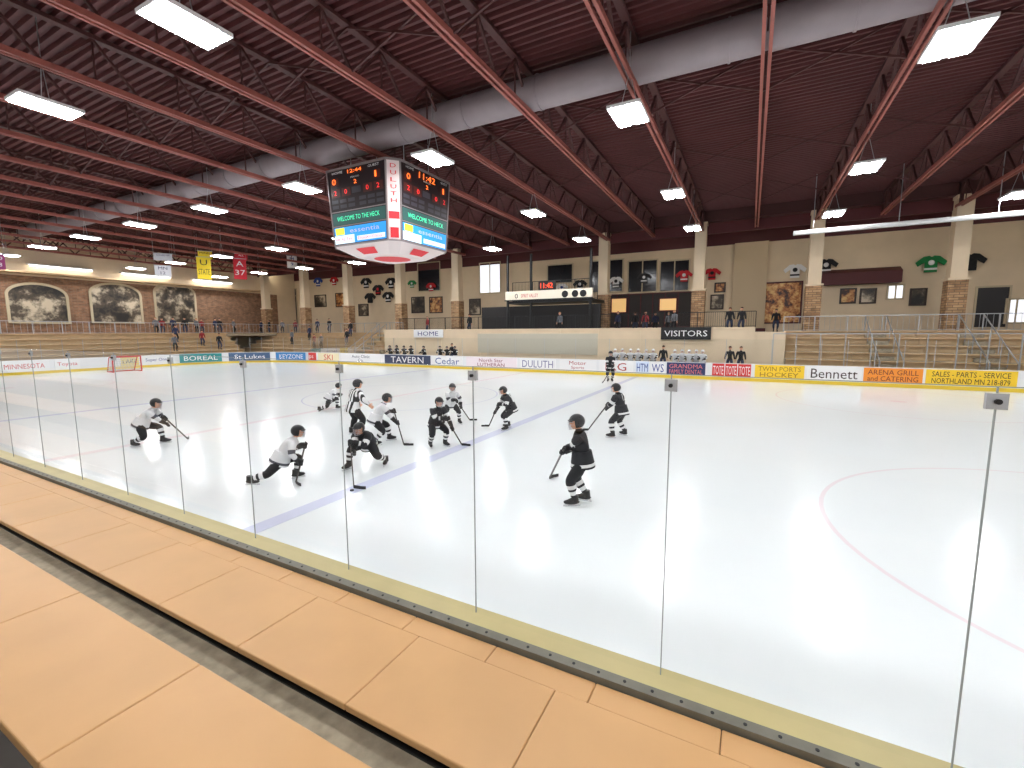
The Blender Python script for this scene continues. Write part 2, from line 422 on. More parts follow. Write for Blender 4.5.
b=MB();X0,X1=sx(661,34.8),sx(711,34.8)
b.box((X0,34.75,2.45),(X1,34.86,3.35),BLACK);b.text('VISITORS',((X0+X1)/2,34.75,2.9),(1,0,0),(0,0,1),(X1-X0)*.86,.42,WHITE,.01,False);b.obj('visitors_sign')
b=MB();X0,X1=sx(414,34.8),sx(443,34.8)
b.box((X0,34.75,2.55),(X1,34.86,3.3),WHITE);b.text('HOME',((X0+X1)/2,34.75,2.92),(1,0,0),(0,0,1),(X1-X0)*.7,.4,mat('ink_navy',(50,60,120)),.01,False);b.obj('home_sign')

DIG=mat('led_red',(255,70,30),.5,emit=2)
b=MB();X0,X1=sx(506,35),sx(592,35)
b.box((X0,34.9,5.75),(X1,35.1,6.5),mat('score_panel_cream',(236,226,206),.5));b.box((X0-.05,34.86,5.7),(X1+.05,34.9,5.78),BLACK)
cx=sx(547,35);b.box((cx-.75,34.85,6.5),(cx+.75,35.1,7.2),BLACK);b.text('11:42',(cx,34.85,6.85),(1,0,0),(0,0,1),1.1,.42,DIG,.01,False)
b.text('0',(sx(517,35),34.9,6.1),(1,0,0),(0,0,1),.3,.4,BLACK,.01);b.text('SPIRIT VALLEY',(sx(530,35),34.9,6.1),(1,0,0),(0,0,1),1.6,.3,mat('ink_red',(190,50,50)),.01)
for px in (565,575,583): b.sph((sx(px,35),34.88,6.1),(.28,.03,.28),BLACK)
for px in (508,531,590): b.cyl((sx(px,35.3),35.3,3),(sx(px,35.3),35.3,9.6),.12,BLACK,8)
b.box((X0,35.2,5.5),(X1,38.3,5.7),BLACK)
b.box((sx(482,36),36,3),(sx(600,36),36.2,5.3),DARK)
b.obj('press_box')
railing((X0,36.3,5.7),(X1,36.3,5.7),1.7,BLACK,'railing')

def panel(px0,py0,px1,py1,m,name,Y=WALLY-.04,frame=None,mull=0):
    a=ony(px0,py0,Y);c=ony(px1,py1,Y);b=MB();b.box((a.x,Y,c.z),(c.x,Y+.03,a.z),m)
    if frame:
        f=.12
        b.box((a.x-f,Y-.05,a.z),(c.x+f,Y+.03,a.z+f),frame);b.box((a.x-f,Y-.05,c.z-f),(c.x+f,Y+.03,c.z),frame)
        b.box((a.x-f,Y-.05,c.z),(a.x,Y+.03,a.z),frame);b.box((c.x,Y-.05,c.z),(c.x+f,Y+.03,a.z),frame)
        for i in range(1,mull+1):
            X=a.x+(c.x-a.x)*i/(mull+1);b.box((X-.05,Y-.04,c.z),(X+.05,Y,a.z),frame)
    return b.obj(name)
def photomat(name,c1,c2,c3,sc=.6):
    m=bpy.data.materials.new(name);m.use_nodes=True;nt=m.node_tree;bs=nt.nodes['Principled BSDF']
    g=nt.nodes.new('ShaderNodeNewGeometry');n=nt.nodes.new('ShaderNodeTexNoise');n.inputs['Scale'].default_value=sc;n.inputs['Detail'].default_value=6;n.inputs['Roughness'].default_value=.7
    r=nt.nodes.new('ShaderNodeValToRGB');e=r.color_ramp.elements;e[0].position=.4;e[0].color=lin(c1);e[1].position=.6;e[1].color=lin(c3)
    k=e.new(.5);k.color=lin(c2);nt.links.new(g.outputs['Position'],n.inputs['Vector']);nt.links.new(n.outputs['Fac'],r.inputs[0]);nt.links.new(r.outputs[0],bs.inputs['Base Color'])
    bs.inputs['Roughness'].default_value=.4;return m
PH1=photomat('historic_photo',(28,24,20),(84,72,58),(206,190,164),.45)
PH2=photomat('warm_display',(60,30,20),(190,120,60),(230,190,120),1.5)
WIN=mat('window_dark',(28,30,36),.15);WLIT=mat('window_lit',(240,244,250),.3,emit=.9);WARM=mat('window_warm',(250,200,130),.3,emit=.5)
FRM=mat('frame_light',(196,180,150),.6)
k=1
for q in ((590,262,622,291),(629,262,656,291),(661,262,688,290)): panel(*q,WIN,'window_%d'%k,frame=FRM,mull=1);k+=1
for q in ((548,266,572,282),(418,264,440,290)): panel(*q,WIN,'window_%d'%k,frame=FRM);k+=1
for q in ((889,286,902,298),(480,264,500,292),(1008,300,1024,322)): panel(*q,WLIT,'window_%d'%k,frame=FRM,mull=1);k+=1
for q in ((612,299,626,312),(660,299,676,310)): panel(*q,WARM,'window_%d'%k,Y=WALLY-.15,frame=MAROON);k+=1
panel(978,288,1005,327,mat('door_black',(34,32,34),.5),'door_1',frame=FRM)
panel(606,296,690,326,mat('lobby_dark',(44,36,34),.6),'door_2',frame=MAROON,mull=6)
panel(283,290,298,326,mat('door_black',(34,32,34),.5),'door_3',frame=FRM)
panel(763,284,799,322,PH2,'display_picture',frame=MAROON)
FR2=mat('frame_dark',(52,36,28),.5)
for i,q in enumerate(((315,296,326,306),(336,294,346,306),(359,305,368,315),(412,298,424,312),(430,298,442,312),(470,300,480,314),(712,296,722,308),(842,290,854,302),(862,290,874,302),(912,290,924,304),(716,284,724,291))): panel(*q,(PH1,PH2)[i%3==1],'framed_picture',frame=FR2)
a=ony(820,274,WALLY-.8);c=ony(902,282,WALLY-.8);b=MB()
b.add([(a.x,WALLY-.8,c.z),(c.x,WALLY-.8,c.z),(c.x,WALLY,a.z+.35),(a.x,WALLY,a.z+.35),(a.x,WALLY-.8,a.z),(c.x,WALLY-.8,a.z),(a.x,WALLY,c.z),(c.x,WALLY,c.z)],[(0,1,5,4),(4,5,2,3),(0,4,3,6),(1,7,2,5),(0,6,7,1)],MAROON);b.obj('awning')
a=ony(735,242,WALLY-.5);c=ony(764,327,WALLY-.5);b=MB();b.box((a.x,WALLY-.5,MZ),(c.x,WALLY,10.6),mat('wall_cream_dark',(196,176,146),.8));b.box((a.x-.1,WALLY-.55,MZ),(c.x+.1,WALLY,MZ+.3),MAROON);b.obj('trim_2')
def mural(py0,pts):
    X=WALLX+.08;a=onx(pts[0],325,X);c=onx(pts[1],325,X);z0=onx((pts[0]+pts[1])/2,322,X).z;z1=onx((pts[0]+pts[1])/2,py0,X).z
    ys=a.y,c.y;n=16;P=[(X,ys[0],z0),(X,ys[1],z0)];mid=(ys[0]+ys[1])/2;hw=(ys[1]-ys[0])/2
    for i in range(n+1):
        t=PI*i/n;P.append((X,mid+hw*math.cos(t),z1-1.1+1.1*math.sin(t)))
    b=MB();b.quad(P,PH1)
    Q=P[2:]
    for p,q in zip(Q[:-1],Q[1:]): b.beam(p,q,.16,.22,FRM)
    for yy in ys: b.box((X,yy-.1,z0),(X+.12,yy+.1,z1-1.1),FRM)
    b.box((X,ys[0]-.1,z0-.15),(X+.15,ys[1]+.1,z0),FRM);b.obj('mural')
for q in ((10,70),(93,143),(157,197)): mural(284,q)
b=MB()
for y0 in (17,24,31): b.box((WALLX+.3,y0,9.3),(WALLX+.5,y0+4.5,9.42),TUBE);b.box((WALLX+.0,y0-.1,9.42),(WALLX+.6,y0+4.6,9.55),WHITE)
b.obj('wall_strip_light')
b=MB();b.box((WALLX,10,8.55),(WALLX+1.6,40,8.7),TANF);b.obj('trim_1')

def jersey(px,py,c1,c2,sc=1.,Y=WALLY-.2):
    p=ony(px,py,Y);b=MB();m=mat('cloth_%d_%d_%d'%c1,c1,.8);m2=mat('cloth_%d_%d_%d'%c2,c2,.8)
    prof=[(-.3,-.5),(.3,-.5),(.3,.12),(.62,-.12),(.75,.12),(.38,.46),(.12,.5),(0,.42),(-.12,.5),(-.38,.46),(-.75,.12),(-.62,-.12),(-.3,.12)]
    n=len(prof);vs=[(x*sc,-.06,z*sc) for x,z in prof]+[(x*sc,.06,z*sc) for x,z in prof]
    b.add(vs,[tuple(range(n)),tuple(range(n,2*n))[::-1]]+[(i,n+i,n+(i+1)%n,(i+1)%n) for i in range(n)],m)
    b.box((-.305*sc,-.075,-.36*sc),(.305*sc,.075,-.24*sc),m2);b.sph((0,-.07,.08*sc),(.16*sc,.02,.16*sc),m2)
    b.obj('hanging_jersey',(p.x,Y,p.z))
W_=(236,236,236);K_=(24,24,28);R_=(190,30,40);G_=(30,130,70);B_=(40,70,150)
for px,py,a,c,s in ((795,271,W_,K_,1.1),(826,266,K_,W_,1.1),(684,276,R_,W_,1),(712,274,R_,K_,1),(616,282,W_,K_,1),(644,278,K_,W_,.9),(931,264,G_,W_,1.2),(970,262,K_,K_,1.2),(366,283,K_,W_,1.3),(378,290,K_,R_,1.3),(391,283,K_,W_,1.3),(370,298,K_,K_,1.3),(388,297,K_,W_,1.3),(431,287,R_,W_,1),(580,285,K_,W_,1),(412,284,G_,W_,.9),(562,288,W_,B_,.9),(318,282,B_,W_,1.2),(334,281,R_,W_,1.1),(278,281,W_,R_,1.1)):
    jersey(px,py,a,c,s)
def banner(px,py,w,h,bg,fg,t):
    p=onx(px,py,-45.);b=MB();m=mat('cloth_%d_%d_%d'%bg,bg,.8);f=mat('ink_%d_%d_%d'%fg,fg)
    b.box((-w/2,-.01,-h/2),(w/2,.01,h/2),m);b.cyl((-w/2-.05,0,h/2),(w/2+.05,0,h/2),.03,STEEL,6)
    for i,tt in enumerate(t): b.text(tt,(0,-.01,h*.25-i*h*.42),(1,0,0),(0,0,1),w*.8,h*.25,f,.01)
    for s in (-1,1): b.cyl((s*w/2,0,h/2),(s*w/2,0,DZ+.1-p.z),.008,STEEL,4)
    b.obj('hanging_banner',p,math.radians(55))
banner(163,271,1.15,.95,(236,236,240),(90,90,120),['MN','12']);banner(204,268,1.1,2.0,(236,206,50),BK,['U','STATE']);banner(240,269,1.1,2.0,(196,36,50),WH,['A','37'])
banner(0,262,.5,1.0,(150,60,110),WH,['D','8']);banner(163,257,1.3,.6,(210,210,216),(90,90,120),['CHAMP']);banner(205,255,1.1,.7,(236,206,50),BK,['MINN']);banner(241,257,1.1,.6,(196,36,50),WH,['ALL'])
banner(292,262,1.0,1.3,(226,220,214),BL,['M','9'])

# ------------------------------------------------------------------ hanging scoreboard
b=MB()
def ringpts(a,c,z): return [V((x,y,z)) for x,y in ((-a+c,-a),(a-c,-a),(a,-a+c),(a,a-c),(a-c,a),(-a+c,a),(-a,a-c),(-a,-a+c))]
FRAME=mat('scoreboard_frame',(140,130,130),.4,.3);SBK=mat('scoreboard_face',(34,22,26),.35)
HT=3.2
top=ringpts(2.15,.42,HT);bot=ringpts(1.98,.4,0.0)
ORN=mat('led_orange',(255,110,40),.5,emit=2.2);GRN=mat('led_green',(70,225,170),.5,emit=1.1);SBL=mat('ad_sky_blue',(24,140,215),.3,emit=.8);SLG=mat('ad_white_lit',(225,240,245),.3,emit=.6);SYL=mat('ad_yellow_lit',(225,225,50),.3,emit=.7)
TEAL=mat('led_board_teal',(40,84,80),.4,emit=.3);LIT=mat('scoreboard_white_panel',(222,210,208),.4,emit=.08);REDI=mat('ink_scarlet',(200,40,50),.5,emit=.2);REDD=mat('led_scarlet',(230,40,40),.5,emit=1.2)
def lerpq(q,u,v): return q[0].lerp(q[1],u).lerp(q[3].lerp(q[2],u),v)
for i in range(8):
    j=(i+1)%8;q=[bot[i],bot[j],top[j],top[i]];n=(q[1]-q[0]).cross(q[3]-q[0]).normalized()
    def patch(u0,v0,u1,v1,m,o=.02):
        b.quad([lerpq(q,u0,v0)+n*o,lerpq(q,u1,v0)+n*o,lerpq(q,u1,v1)+n*o,lerpq(q,u0,v1)+n*o],m)
    rt=(q[1]-q[0]).normalized();upv=n.cross(rt)
    Wd=(q[1]-q[0]).length
    def tx(s,u,v,w,h,m,o=.05): b.text(s,lerpq(q,u,v)+n*o,rt,upv,w*Wd,h*HT,m,0.0,False)
    C1=mat('score_cell',(76,32,26),.4);C2=mat('score_cell2',(60,58,66),.4)
    if i%2==0:
        b.quad(q,SBK)
        patch(.02,.02,.98,.24,SBL);patch(.02,.02,.4,.13,SLG,.03);patch(.45,.04,.96,.1,SLG,.03);patch(.05,.14,.22,.23,SYL,.03)
        tx('essentia',.6,.18,.55,.055,WHITE);tx('Duluth Clinic',.7,.07,.45,.04,REDI)
        tx('HEALTH',.2,.075,.3,.04,REDI)
        patch(.02,.27,.98,.43,TEAL);tx('WELCOME TO THE HECK' if i%4==0 else 'WELCOME TO HECK',.5,.35,.8,.06,GRN)
        patch(.0,.44,1,.455,FRAME);patch(0,.25,1,.265,FRAME)
        if i==0:
            tx('HOME',.2,.95,.2,.03,WHITE);tx('12:44',.5,.94,.26,.045,ORN);tx('GUEST',.82,.95,.2,.03,WHITE)
        else:
            tx('HOME',.16,.95,.16,.03,WHITE);tx('11:42',.5,.92,.36,.08,ORN);tx('GUEST',.86,.95,.16,.03,WHITE)
        patch(.06,.79,.2,.89,C1);patch(.8,.79,.92,.89,C1)
        tx('0',.13,.84,.07,.075,ORN,.06);tx('1',.85,.84,.03,.075,ORN,.06);tx('2',.5,.8,.05,.05,ORN);tx('PERIOD',.5,.86,.16,.02,WHITE)
        for u in (.13,.32,.7,.88):
            patch(u-.08,.64,u+.08,.75,C1);tx('2' if u<.2 or u>.8 else '0',u,.695,.05,.06,REDD)
        for u in (.1,.25,.4,.6,.75,.9):
            for v in (.49,.56): patch(u-.06,v,u+.06,v+.045,C2)
        patch(.42,.66,.58,.74,C2)
    else:
        b.quad(q,LIT)
        for kk,ch in enumerate('DULUTH'): tx(ch,.5,.92-kk*.085,.42,.05,REDI)
        patch(.12,.27,.88,.36,REDI);patch(.2,.03,.8,.16,REDI,.04)
b.quad(top,SBK)
r1=bot;r2=ringpts(1.25,.3,-.42)
for i in range(8):
    j=(i+1)%8;b.quad([r2[i],r2[j],r1[j],r1[i]],LIT)
    b.beam(bot[i],top[i],.06,.06,FRAME);b.beam(top[i],top[j],.09,.09,FRAME);b.beam(bot[i],bot[j],.06,.06,FRAME)
b.quad(r2[::-1],LIT)
b.add([(.85*math.cos(2*PI*i/24),.85*math.sin(2*PI*i/24),-.43) for i in range(24)],[tuple(range(24))[::-1]],REDI)
for s in (0,2):
    D=V((0,0,-.03));e=lambda t,k:r1[s].lerp(r1[s+1],t).lerp(r2[s].lerp(r2[s+1],t),k)+D
    b.quad([e(.3,.3),e(.7,.3),e(.7,.8),e(.3,.8)],REDI)
for s,t in ((-1,-1),(1,-1),(1,1),(-1,1)): b.cyl((s*1.6,t*.85,HT),(s*1.6,t*.85,DZ-6.93),.02,STEEL,5)
sp=ony(392,240,16.9);b.obj('hanging_scoreboard',(sp.x,16.9,6.95))

# ------------------------------------------------------------------ goal
b=MB();gx,gy=-43.6,17.3;RED=mat('goal_red',(200,40,40),.4);NET=mat('goal_net',(205,205,210),.8)
for s in (-.92,.92): b.cyl((0,s,0),(0,s,1.22),.05,RED);b.path([(0,s,1.22),(-.55,s,1.15),(-1.1,s*.95,.05)],.035,RED);b.path([(0,s,.03),(-1.1,s*.95,.03)],.04,RED)
b.cyl((0,-.92,1.22),(0,.92,1.22),.05,RED);b.cyl((-1.1,-.88,.04),(-1.1,.88,.04),.04,RED);b.cyl((-.55,-.92,1.15),(-.55,.92,1.15),.03,RED)
for i in range(19):
    y=-.9+i*.1;b.path([(0,y,1.22),(-.55,y,1.15),(-1.1,y*.96,.05)],.018,NET,3)
for t in (0,.15,.3,.45,.6,.75,.9):
    p=V((-.55,0,1.15)).lerp(V((-1.1,0,.05)),t);b.cyl((p.x,-.9,p.z),(p.x,.9,p.z),.018,NET,3)
    for s in (-.92,.92): b.cyl((0,s,1.2*(1-t)+.01),(-.55-.55*t,s,1.15-1.1*t),.018,NET,3)
b.obj('goal_net',(gx,gy,0.005))
b=MB();b.cyl((0,0,0),(0,0,.026),.038,BLACK,20);pk=onz(352,491);b.obj('hockey_puck',(pk.x,pk.y,.004))

# ------------------------------------------------------------------ near bleachers
def bench(x_seams,y0,y1,z,th,m,name):
    b=MB()
    for a,c in zip(x_seams[:-1],x_seams[1:]): b.box((a+.0015,y0,z-th),(c-.0015,y1,z),m)
    return b.obj(name,bevel=.009)
bench([-.03+.69*i for i in range(-28,6)],2.275,2.445,NZ-.01,.06,TAN,'bleacher_footboard')
bench([.105+1.02*i for i in range(-20,5)],1.617,2.27,NZ,.045,TAN,'bleacher_bench')
bench([-2.5+1.45*i for i in range(-12,5)],.555,1.18,1.30,.06,TAN,'bleacher_bench')
bench([-2.0+1.45*i for i in range(-12,5)],-.5,.05,1.72,.06,TAN,'bleacher_bench')
b=MB()
b.box((-20,1.95,0),(5,2.44,NZ-.075),BLACK);b.box((-20,.92,0),(5,1.64,.83),CONC);b.box((-20,.84,0),(5,.92,1.24),CONCD)  # black block under the front bench: shaded riser put in as colour
b.box((-20,1.641,0),(5,1.68,.84),BLACK)  # black strip paints in the shade of the gap behind the bench
b.box((-20,-.3,0),(5,.84,.9),CONCD);b.box((-20,-.35,0),(5,-.3,1.66),CONCD);b.box((-20,-1.4,0),(5,-.35,1.3),CONC)
x=-19.5
while x<5:
    b.box((x-.03,1.7,0),(x+.03,1.95,NZ-.05),BLACK);x+=1.88
b.obj('bleacher_steps')

# ------------------------------------------------------------------ figures
SKIN=mat('skin',(214,160,130),.55);EYEM=mat('eye_dark',(30,24,22),.3);LIPM=mat('lips',(170,90,84),.5)
STICK=mat('hockey_stick',(60,54,50),.4);BLADE=mat('skate_blade',(200,204,210),.2,.9)
def stripemat():
    m=bpy.data.materials.new('referee_stripes');m.use_nodes=True;nt=m.node_tree;bs=nt.nodes['Principled BSDF']
    tc=nt.nodes.new('ShaderNodeTexCoord');s=nt.nodes.new('ShaderNodeSeparateXYZ');mu=nt.nodes.new('ShaderNodeMath');mu.operation='MULTIPLY';mu.inputs[1].default_value=9.5
    fr=nt.nodes.new('ShaderNodeMath');fr.operation='FRACT';gt=nt.nodes.new('ShaderNodeMath');gt.operation='GREATER_THAN';gt.inputs[1].default_value=.5
    mx=nt.nodes.new('ShaderNodeMixRGB');mx.inputs[1].default_value=(.02,.02,.02,1);mx.inputs[2].default_value=(.8,.8,.8,1)
    nt.links.new(tc.outputs['Object'],s.inputs[0]);nt.links.new(s.outputs[0],mu.inputs[0]);nt.links.new(mu.outputs[0],fr.inputs[0]);nt.links.new(fr.outputs[0],gt.inputs[0]);nt.links.new(gt.outputs[0],mx.inputs[0]);nt.links.new(mx.outputs[0],bs.inputs['Base Color'])
    bs.inputs['Roughness'].default_value=.8;return m
STRIPE=stripemat()
def ik(a,c,l1,l2,pole):
    d=c-a;L=d.length;mx=.998*(l1+l2)
    if L>mx: c=a+d*(mx/L);d=c-a;L=mx
    x=(l1*l1-l2*l2+L*L)/(2*L);h=math.sqrt(max(l1*l1-x*x,0));u=d/L;p=V(pole);p=(p-u*p.dot(u)).normalized()
    return a+u*x+p*h,c
def skinmesh(nodes,edges,sub=2):
    me=bpy.data.meshes.new('sk');me.from_pydata([n[0] for n in nodes],edges,[]);ob=bpy.data.objects.new('sk',me);COL.objects.link(ob)
    md=ob.modifiers.new('skin','SKIN');md.use_smooth_shade=True;md.branch_smoothing=.4
    for i,nd in enumerate(nodes):
        sv=me.skin_vertices[0].data[i];sv.radius=(nd[1],nd[1]);sv.use_root=(i==0)
    ss=ob.modifiers.new('sub','SUBSURF');ss.levels=sub;ss.render_levels=sub
    dg=bpy.context.evaluated_depsgraph_get();dg.update();e=ob.evaluated_get(dg);m2=bpy.data.meshes.new_from_object(e)
    vs=[v.co.copy() for v in m2.vertices];fs=[tuple(p.vertices) for p in m2.polygons]
    bpy.data.objects.remove(ob);bpy.data.meshes.remove(me);bpy.data.meshes.remove(m2);return vs,fs
def grip_hand(b,g,axis,wr,m,s=1.):
    a=axis.normalized();u=(wr-g);u=(u-a*u.dot(a)).normalized();v=a.cross(u);r=.03*s
    pc=g+u*.035*s;rot=Matrix((a,v,u)).transposed()
    b.sph(pc,(.05*s,.04*s,.032*s),m,rot=rot,nu=10,nv=6)
    b.cyl(wr,pc,.045*s,m,8,.035*s)
    for i in range(4):
        c=g+a*((i-1.5)*.024*s);L=(230,250,240,210)[i];P=[]
        for k in range(5):
            t=math.radians(20+L*k/4);P.append(c+(u*math.cos(t)+v*math.sin(t))*r)
        b.path(P,.0125*s,m,6)
    c=g+a*(.05*s);P=[c+(u*math.cos(math.radians(-20-k*50))+v*math.sin(math.radians(-20-k*50)))*r for k in range(4)];b.path(P,.014*s,m,6)
def relaxed_hand(b,wr,d,fw,m,s=1.):
    d=d.normalized();sd=d.cross(fw).normalized();fw=sd.cross(d).normalized();rot=Matrix((fw,sd,d)).transposed()
    pc=wr+d*.045*s;b.sph(pc,(.042*s,.02*s,.055*s),m,rot=rot,nu=10,nv=6)
    for i in range(4):
        L=(.055,.07,.072,.062)[i]*s;o=wr+d*.085*s+fw*((i-1.5)*.02*s);p=o+d*L*.5+sd*.004*s;q=p+(d*.8+sd*.5).normalized()*L*.5
        b.path([o,p,q],.0095*s,m,6)
    o=wr+d*.03*s+fw*.035*s;b.path([o,o+(d*.6+fw*.8)*.03*s,o+(d*.6+fw*.8)*.03*s+d*.03*s],.0105*s,m,6)
def lerp(a,c,t): return a+(c-a)*t

def figure(name,loc,head,sch,pel=(0,-.1,.7),lean=(0,.5,.85),aL=(-.19,-.02,.13),aR=(.19,.02,.13),tL=None,tR=None,
           butt=(-.1,.32,.85),blade=None,scale=1.,look=0,num=None,lefty=False,hands=None,sub=1,gear=True,lowhand=.36):
    J={};P=V(pel);u=V(lean).normalized();rt=V((1,0,0));up=V((0,0,1));fw=V((0,1,0))
    J['pel']=P;J['spine']=P+lerp(up,u,.7).normalized()*.2;J['chest']=J['spine']+u*.19;J['neck']=J['chest']+lerp(u,up,.15).normalized()*.12
    hd=lerp(u,up,.55).normalized();J['hb']=J['neck']+hd*.05;HC=J['neck']+hd*.13+fw*.03
    for s,k in ((-1,'L'),(1,'R')):
        J['sh'+k]=J['chest']+rt*s*.165+u*.035
        J['hip'+k]=P+rt*s*.09-up*.05
        an=V(aL if s<0 else aR)
        J['kn'+k],J['an'+k]=ik(J['hip'+k],an,.345,.335,fw+rt*s*.35)
        td=V((tL if s<0 else tR) or (s*.25,1,0)).normalized();J['td'+k]=td
        J['toe'+k]=J['an'+k]+td*.13+V((0,0,-.055))
    stick=None
    if butt is not None and blade is not None:
        B=V(butt);T=V(blade);d=(T-B)
        if d.length>1.45: T=B+d*(1.45/d.length)
        T.z=.03;d=(T-B).normalized();stick=(B-d*.08,T)
        h1=B;h2=B+d*lowhand
        gL,gR=(h1,h2) if not lefty else (h2,h1)
        back=lambda g,s:g+((J['sh'+s]-g)-d*((J['sh'+s]-g).dot(d))).normalized()*.075
        wL,wR=back(gL,'L'),back(gR,'R')
    elif hands: wL,wR=V(hands[0]),V(hands[1]);gL=gR=None
    else: wL,wR=J['shL']+V((-.1,.05,-.47)),J['shR']+V((.1,.05,-.47));gL=gR=None
    J['elL'],J['wrL']=ik(J['shL'],wL,.25,.225,V((-.8,-.4,-.5)));J['elR'],J['wrR']=ik(J['shR'],wR,.25,.225,V((.8,-.4,-.5)))
    g=1. if gear else .8
    Rd=dict(pel=.165,spine=.165,chest=.165,neck=.062,hb=.05,shL=.1,shR=.1,elL=.072,elR=.072,wrL=.045,wrR=.045,hipL=.125,hipR=.125,knL=.092,knR=.092,anL=.052,anR=.052,toeL=.038,toeR=.038)
    nodes=[];edges=[];idx={};bones=[]
    def nd(k):
        if k not in idx: idx[k]=len(nodes);nodes.append((J[k],Rd[k]*g))
        return idx[k]
    for a,c,k in (('pel','spine',2),('spine','chest',1),('chest','neck',2),('neck','hb',1),('chest','shL',1),('shL','elL',5),('elL','wrL',5),('chest','shR',1),('shR','elR',5),('elR','wrR',5),('pel','hipL',1),('hipL','knL',5),('knL','anL',6),('anL','toeL',2),('pel','hipR',1),('hipR','knR',5),('knR','anR',6),('anR','toeR',2)):
        i=nd(a);bones.append((a,c,J[a],J[c]))
        for q in range(1,k):
            t=q/k;rr=lerp(Rd[a],Rd[c],t)*g
            if a[:2]=='kn': rr+= .012*math.sin(PI*min(1,t*1.6))*(1 if t<.62 else 0)
            nodes.append((lerp(J[a],J[c],t),rr));j=len(nodes)-1;edges.append((i,j));i=j
        edges.append((i,nd(c)))
    vs,fs=skinmesh(nodes,edges,sub)
    b=MB();b.M=Matrix.Scale(scale,4)
    groups={}
    for f in fs:
        c=sum((vs[k] for k in f),V())/len(f);best=None
        for (a,e,p,q) in bones:
            d=q-p;t=max(0,min(1,(c-p).dot(d)/d.length_squared));dist=(c-(p+d*t)).length-lerp(Rd[a],Rd[e],t)*g
            if best is None or dist<best[0]: best=(dist,a,e,t)
        zz=(c-P).dot(u)
        m=sch(best[1],best[2],best[3])
        if best[1] in('pel','spine'): m=sch('spine','chest',.5) if zz>-.02 else sch('pel','hipL',.5)
        groups.setdefault(m,[]).append(f)
    for m,ff in groups.items(): b.add(vs,ff,m,True)
    if gear:   # jersey skirt with hem stripe
        ax=lerp(up,u,.55).normalized()
        b.cyl(P+ax*.16,P-ax*.05,.165,sch('spine','chest',.5),16,.2);b.cyl(P-ax*.045,P-ax*.095,.203,sch('hem','',0),16,.207);b.cyl(P-ax*.095,P-ax*.13,.206,sch('spine','chest',.5),16,.206)
    for k in 'LR':
        td=J['td'+k];c=J['an'+k];boot=sch('an'+k,'toe'+k,.9);flat=V((td.x,td.y,0)).normalized();rot=Matrix((flat.cross(up),flat,up)).transposed()
        if gear:
            b.sph(c+flat*.05+up*-.05,(.045,.145,.048),boot,rot=rot,nu=10,nv=6);b.cyl(c-up*.04-flat*.02,c+up*.07-flat*.01,.055,boot,10)
            base=c+up*-.13
            b.beam(base-flat*.1+up*.018,base+flat*.19+up*.018,.006,.026,BLADE)
            for o in (-.06,.14): b.beam(base+flat*o+up*.02,base+flat*o+up*.05,.02,.05,sch('holder','',0))
            b.beam(base-flat*.09+up*.035,base+flat*.17+up*.035,.016,.018,sch('holder','',0))
        else: b.sph(c+flat*.06+up*-.075,(.045,.14,.045),boot,rot=rot,nu=10,nv=6)
    hy=Matrix.Rotation(look,3,'Z');rot=hy@Matrix.Rotation(-.12,3,'X');q=lambda x,y,z:HC+rot@V((x,y,z))
    b.sph(HC,(.082,.1,.118),SKIN,rot=rot,nu=16,nv=12);b.sph(q(0,.05,-.065),(.05,.05,.045),SKIN,rot=rot,nu=10,nv=6)
    b.cyl(q(0,.09,.015),q(0,.118,-.022),.009,SKIN,6,.016)
    for s in (-1,1):
        b.sph(q(s*.032,.089,.012),(.013,.01,.008),EYEM,rot=rot,nu=8,nv=5);b.sph(q(s*.083,0,-.005),(.012,.02,.03),SKIN,rot=rot,nu=8,nv=5)
    b.sph(q(0,.094,-.052),(.026,.008,.006),LIPM,rot=rot,nu=8,nv=5)
    if gear:
        HM=sch('helmet','',0)
        b.sph(q(0,-.008,.02),(.115,.138,.128),HM,keep=lambda n:(n.z>.22 or (n.y<.3 and n.z>-.72)),rot=rot,nu=20,nv=14)
        b.path([q(-.105,.07,.045),q(-.065,.115,.045),q(0,.132,.045),q(.065,.115,.045),q(.105,.07,.045)],.012,HM)
        CG=sch('cage','',0)
        if CG:
            for z in (.02,-.02,-.06,-.1):
                w=.095-abs(z+.03)*.3;b.path([q(-w,.05,z),q(-w*.6,.125,z),q(0,.145,z),q(w*.6,.125,z),q(w,.05,z)],.004,CG,4)
            for x in (-.06,-.03,0,.03,.06): b.path([q(x,.115,.045),q(x*1.05,.138-abs(x)*.4,-.03),q(x*.9,.125-abs(x)*.5,-.11)],.004,CG,4)
    else:
        HR=sch('hair','',0);b.sph(q(0,-.012,.022),(.092,.108,.112),HR,keep=lambda n:(n.z>.35 or (n.y<.1 and n.z>-.5)),rot=rot,nu=16,nv=12)
    GM=sch('glove','',0)
    for k,gp in (('L',gL),('R',gR)):
        if gp is not None and (J['wr'+k]-gp).length<.16: grip_hand(b,gp,(stick[1]-stick[0]),J['wr'+k],GM,1.25)
        else: relaxed_hand(b,J['wr'+k],(J['wr'+k]-J['el'+k]),fw,GM,1.15 if gear else 1.)
    if gear and GM is not SKIN:
        for k in 'LR':
            w=J['wr'+k];e=J['el'+k];d=(e-w).normalized();b.cyl(w-d*.02,w+d*.09,.05,GM,10,.066)
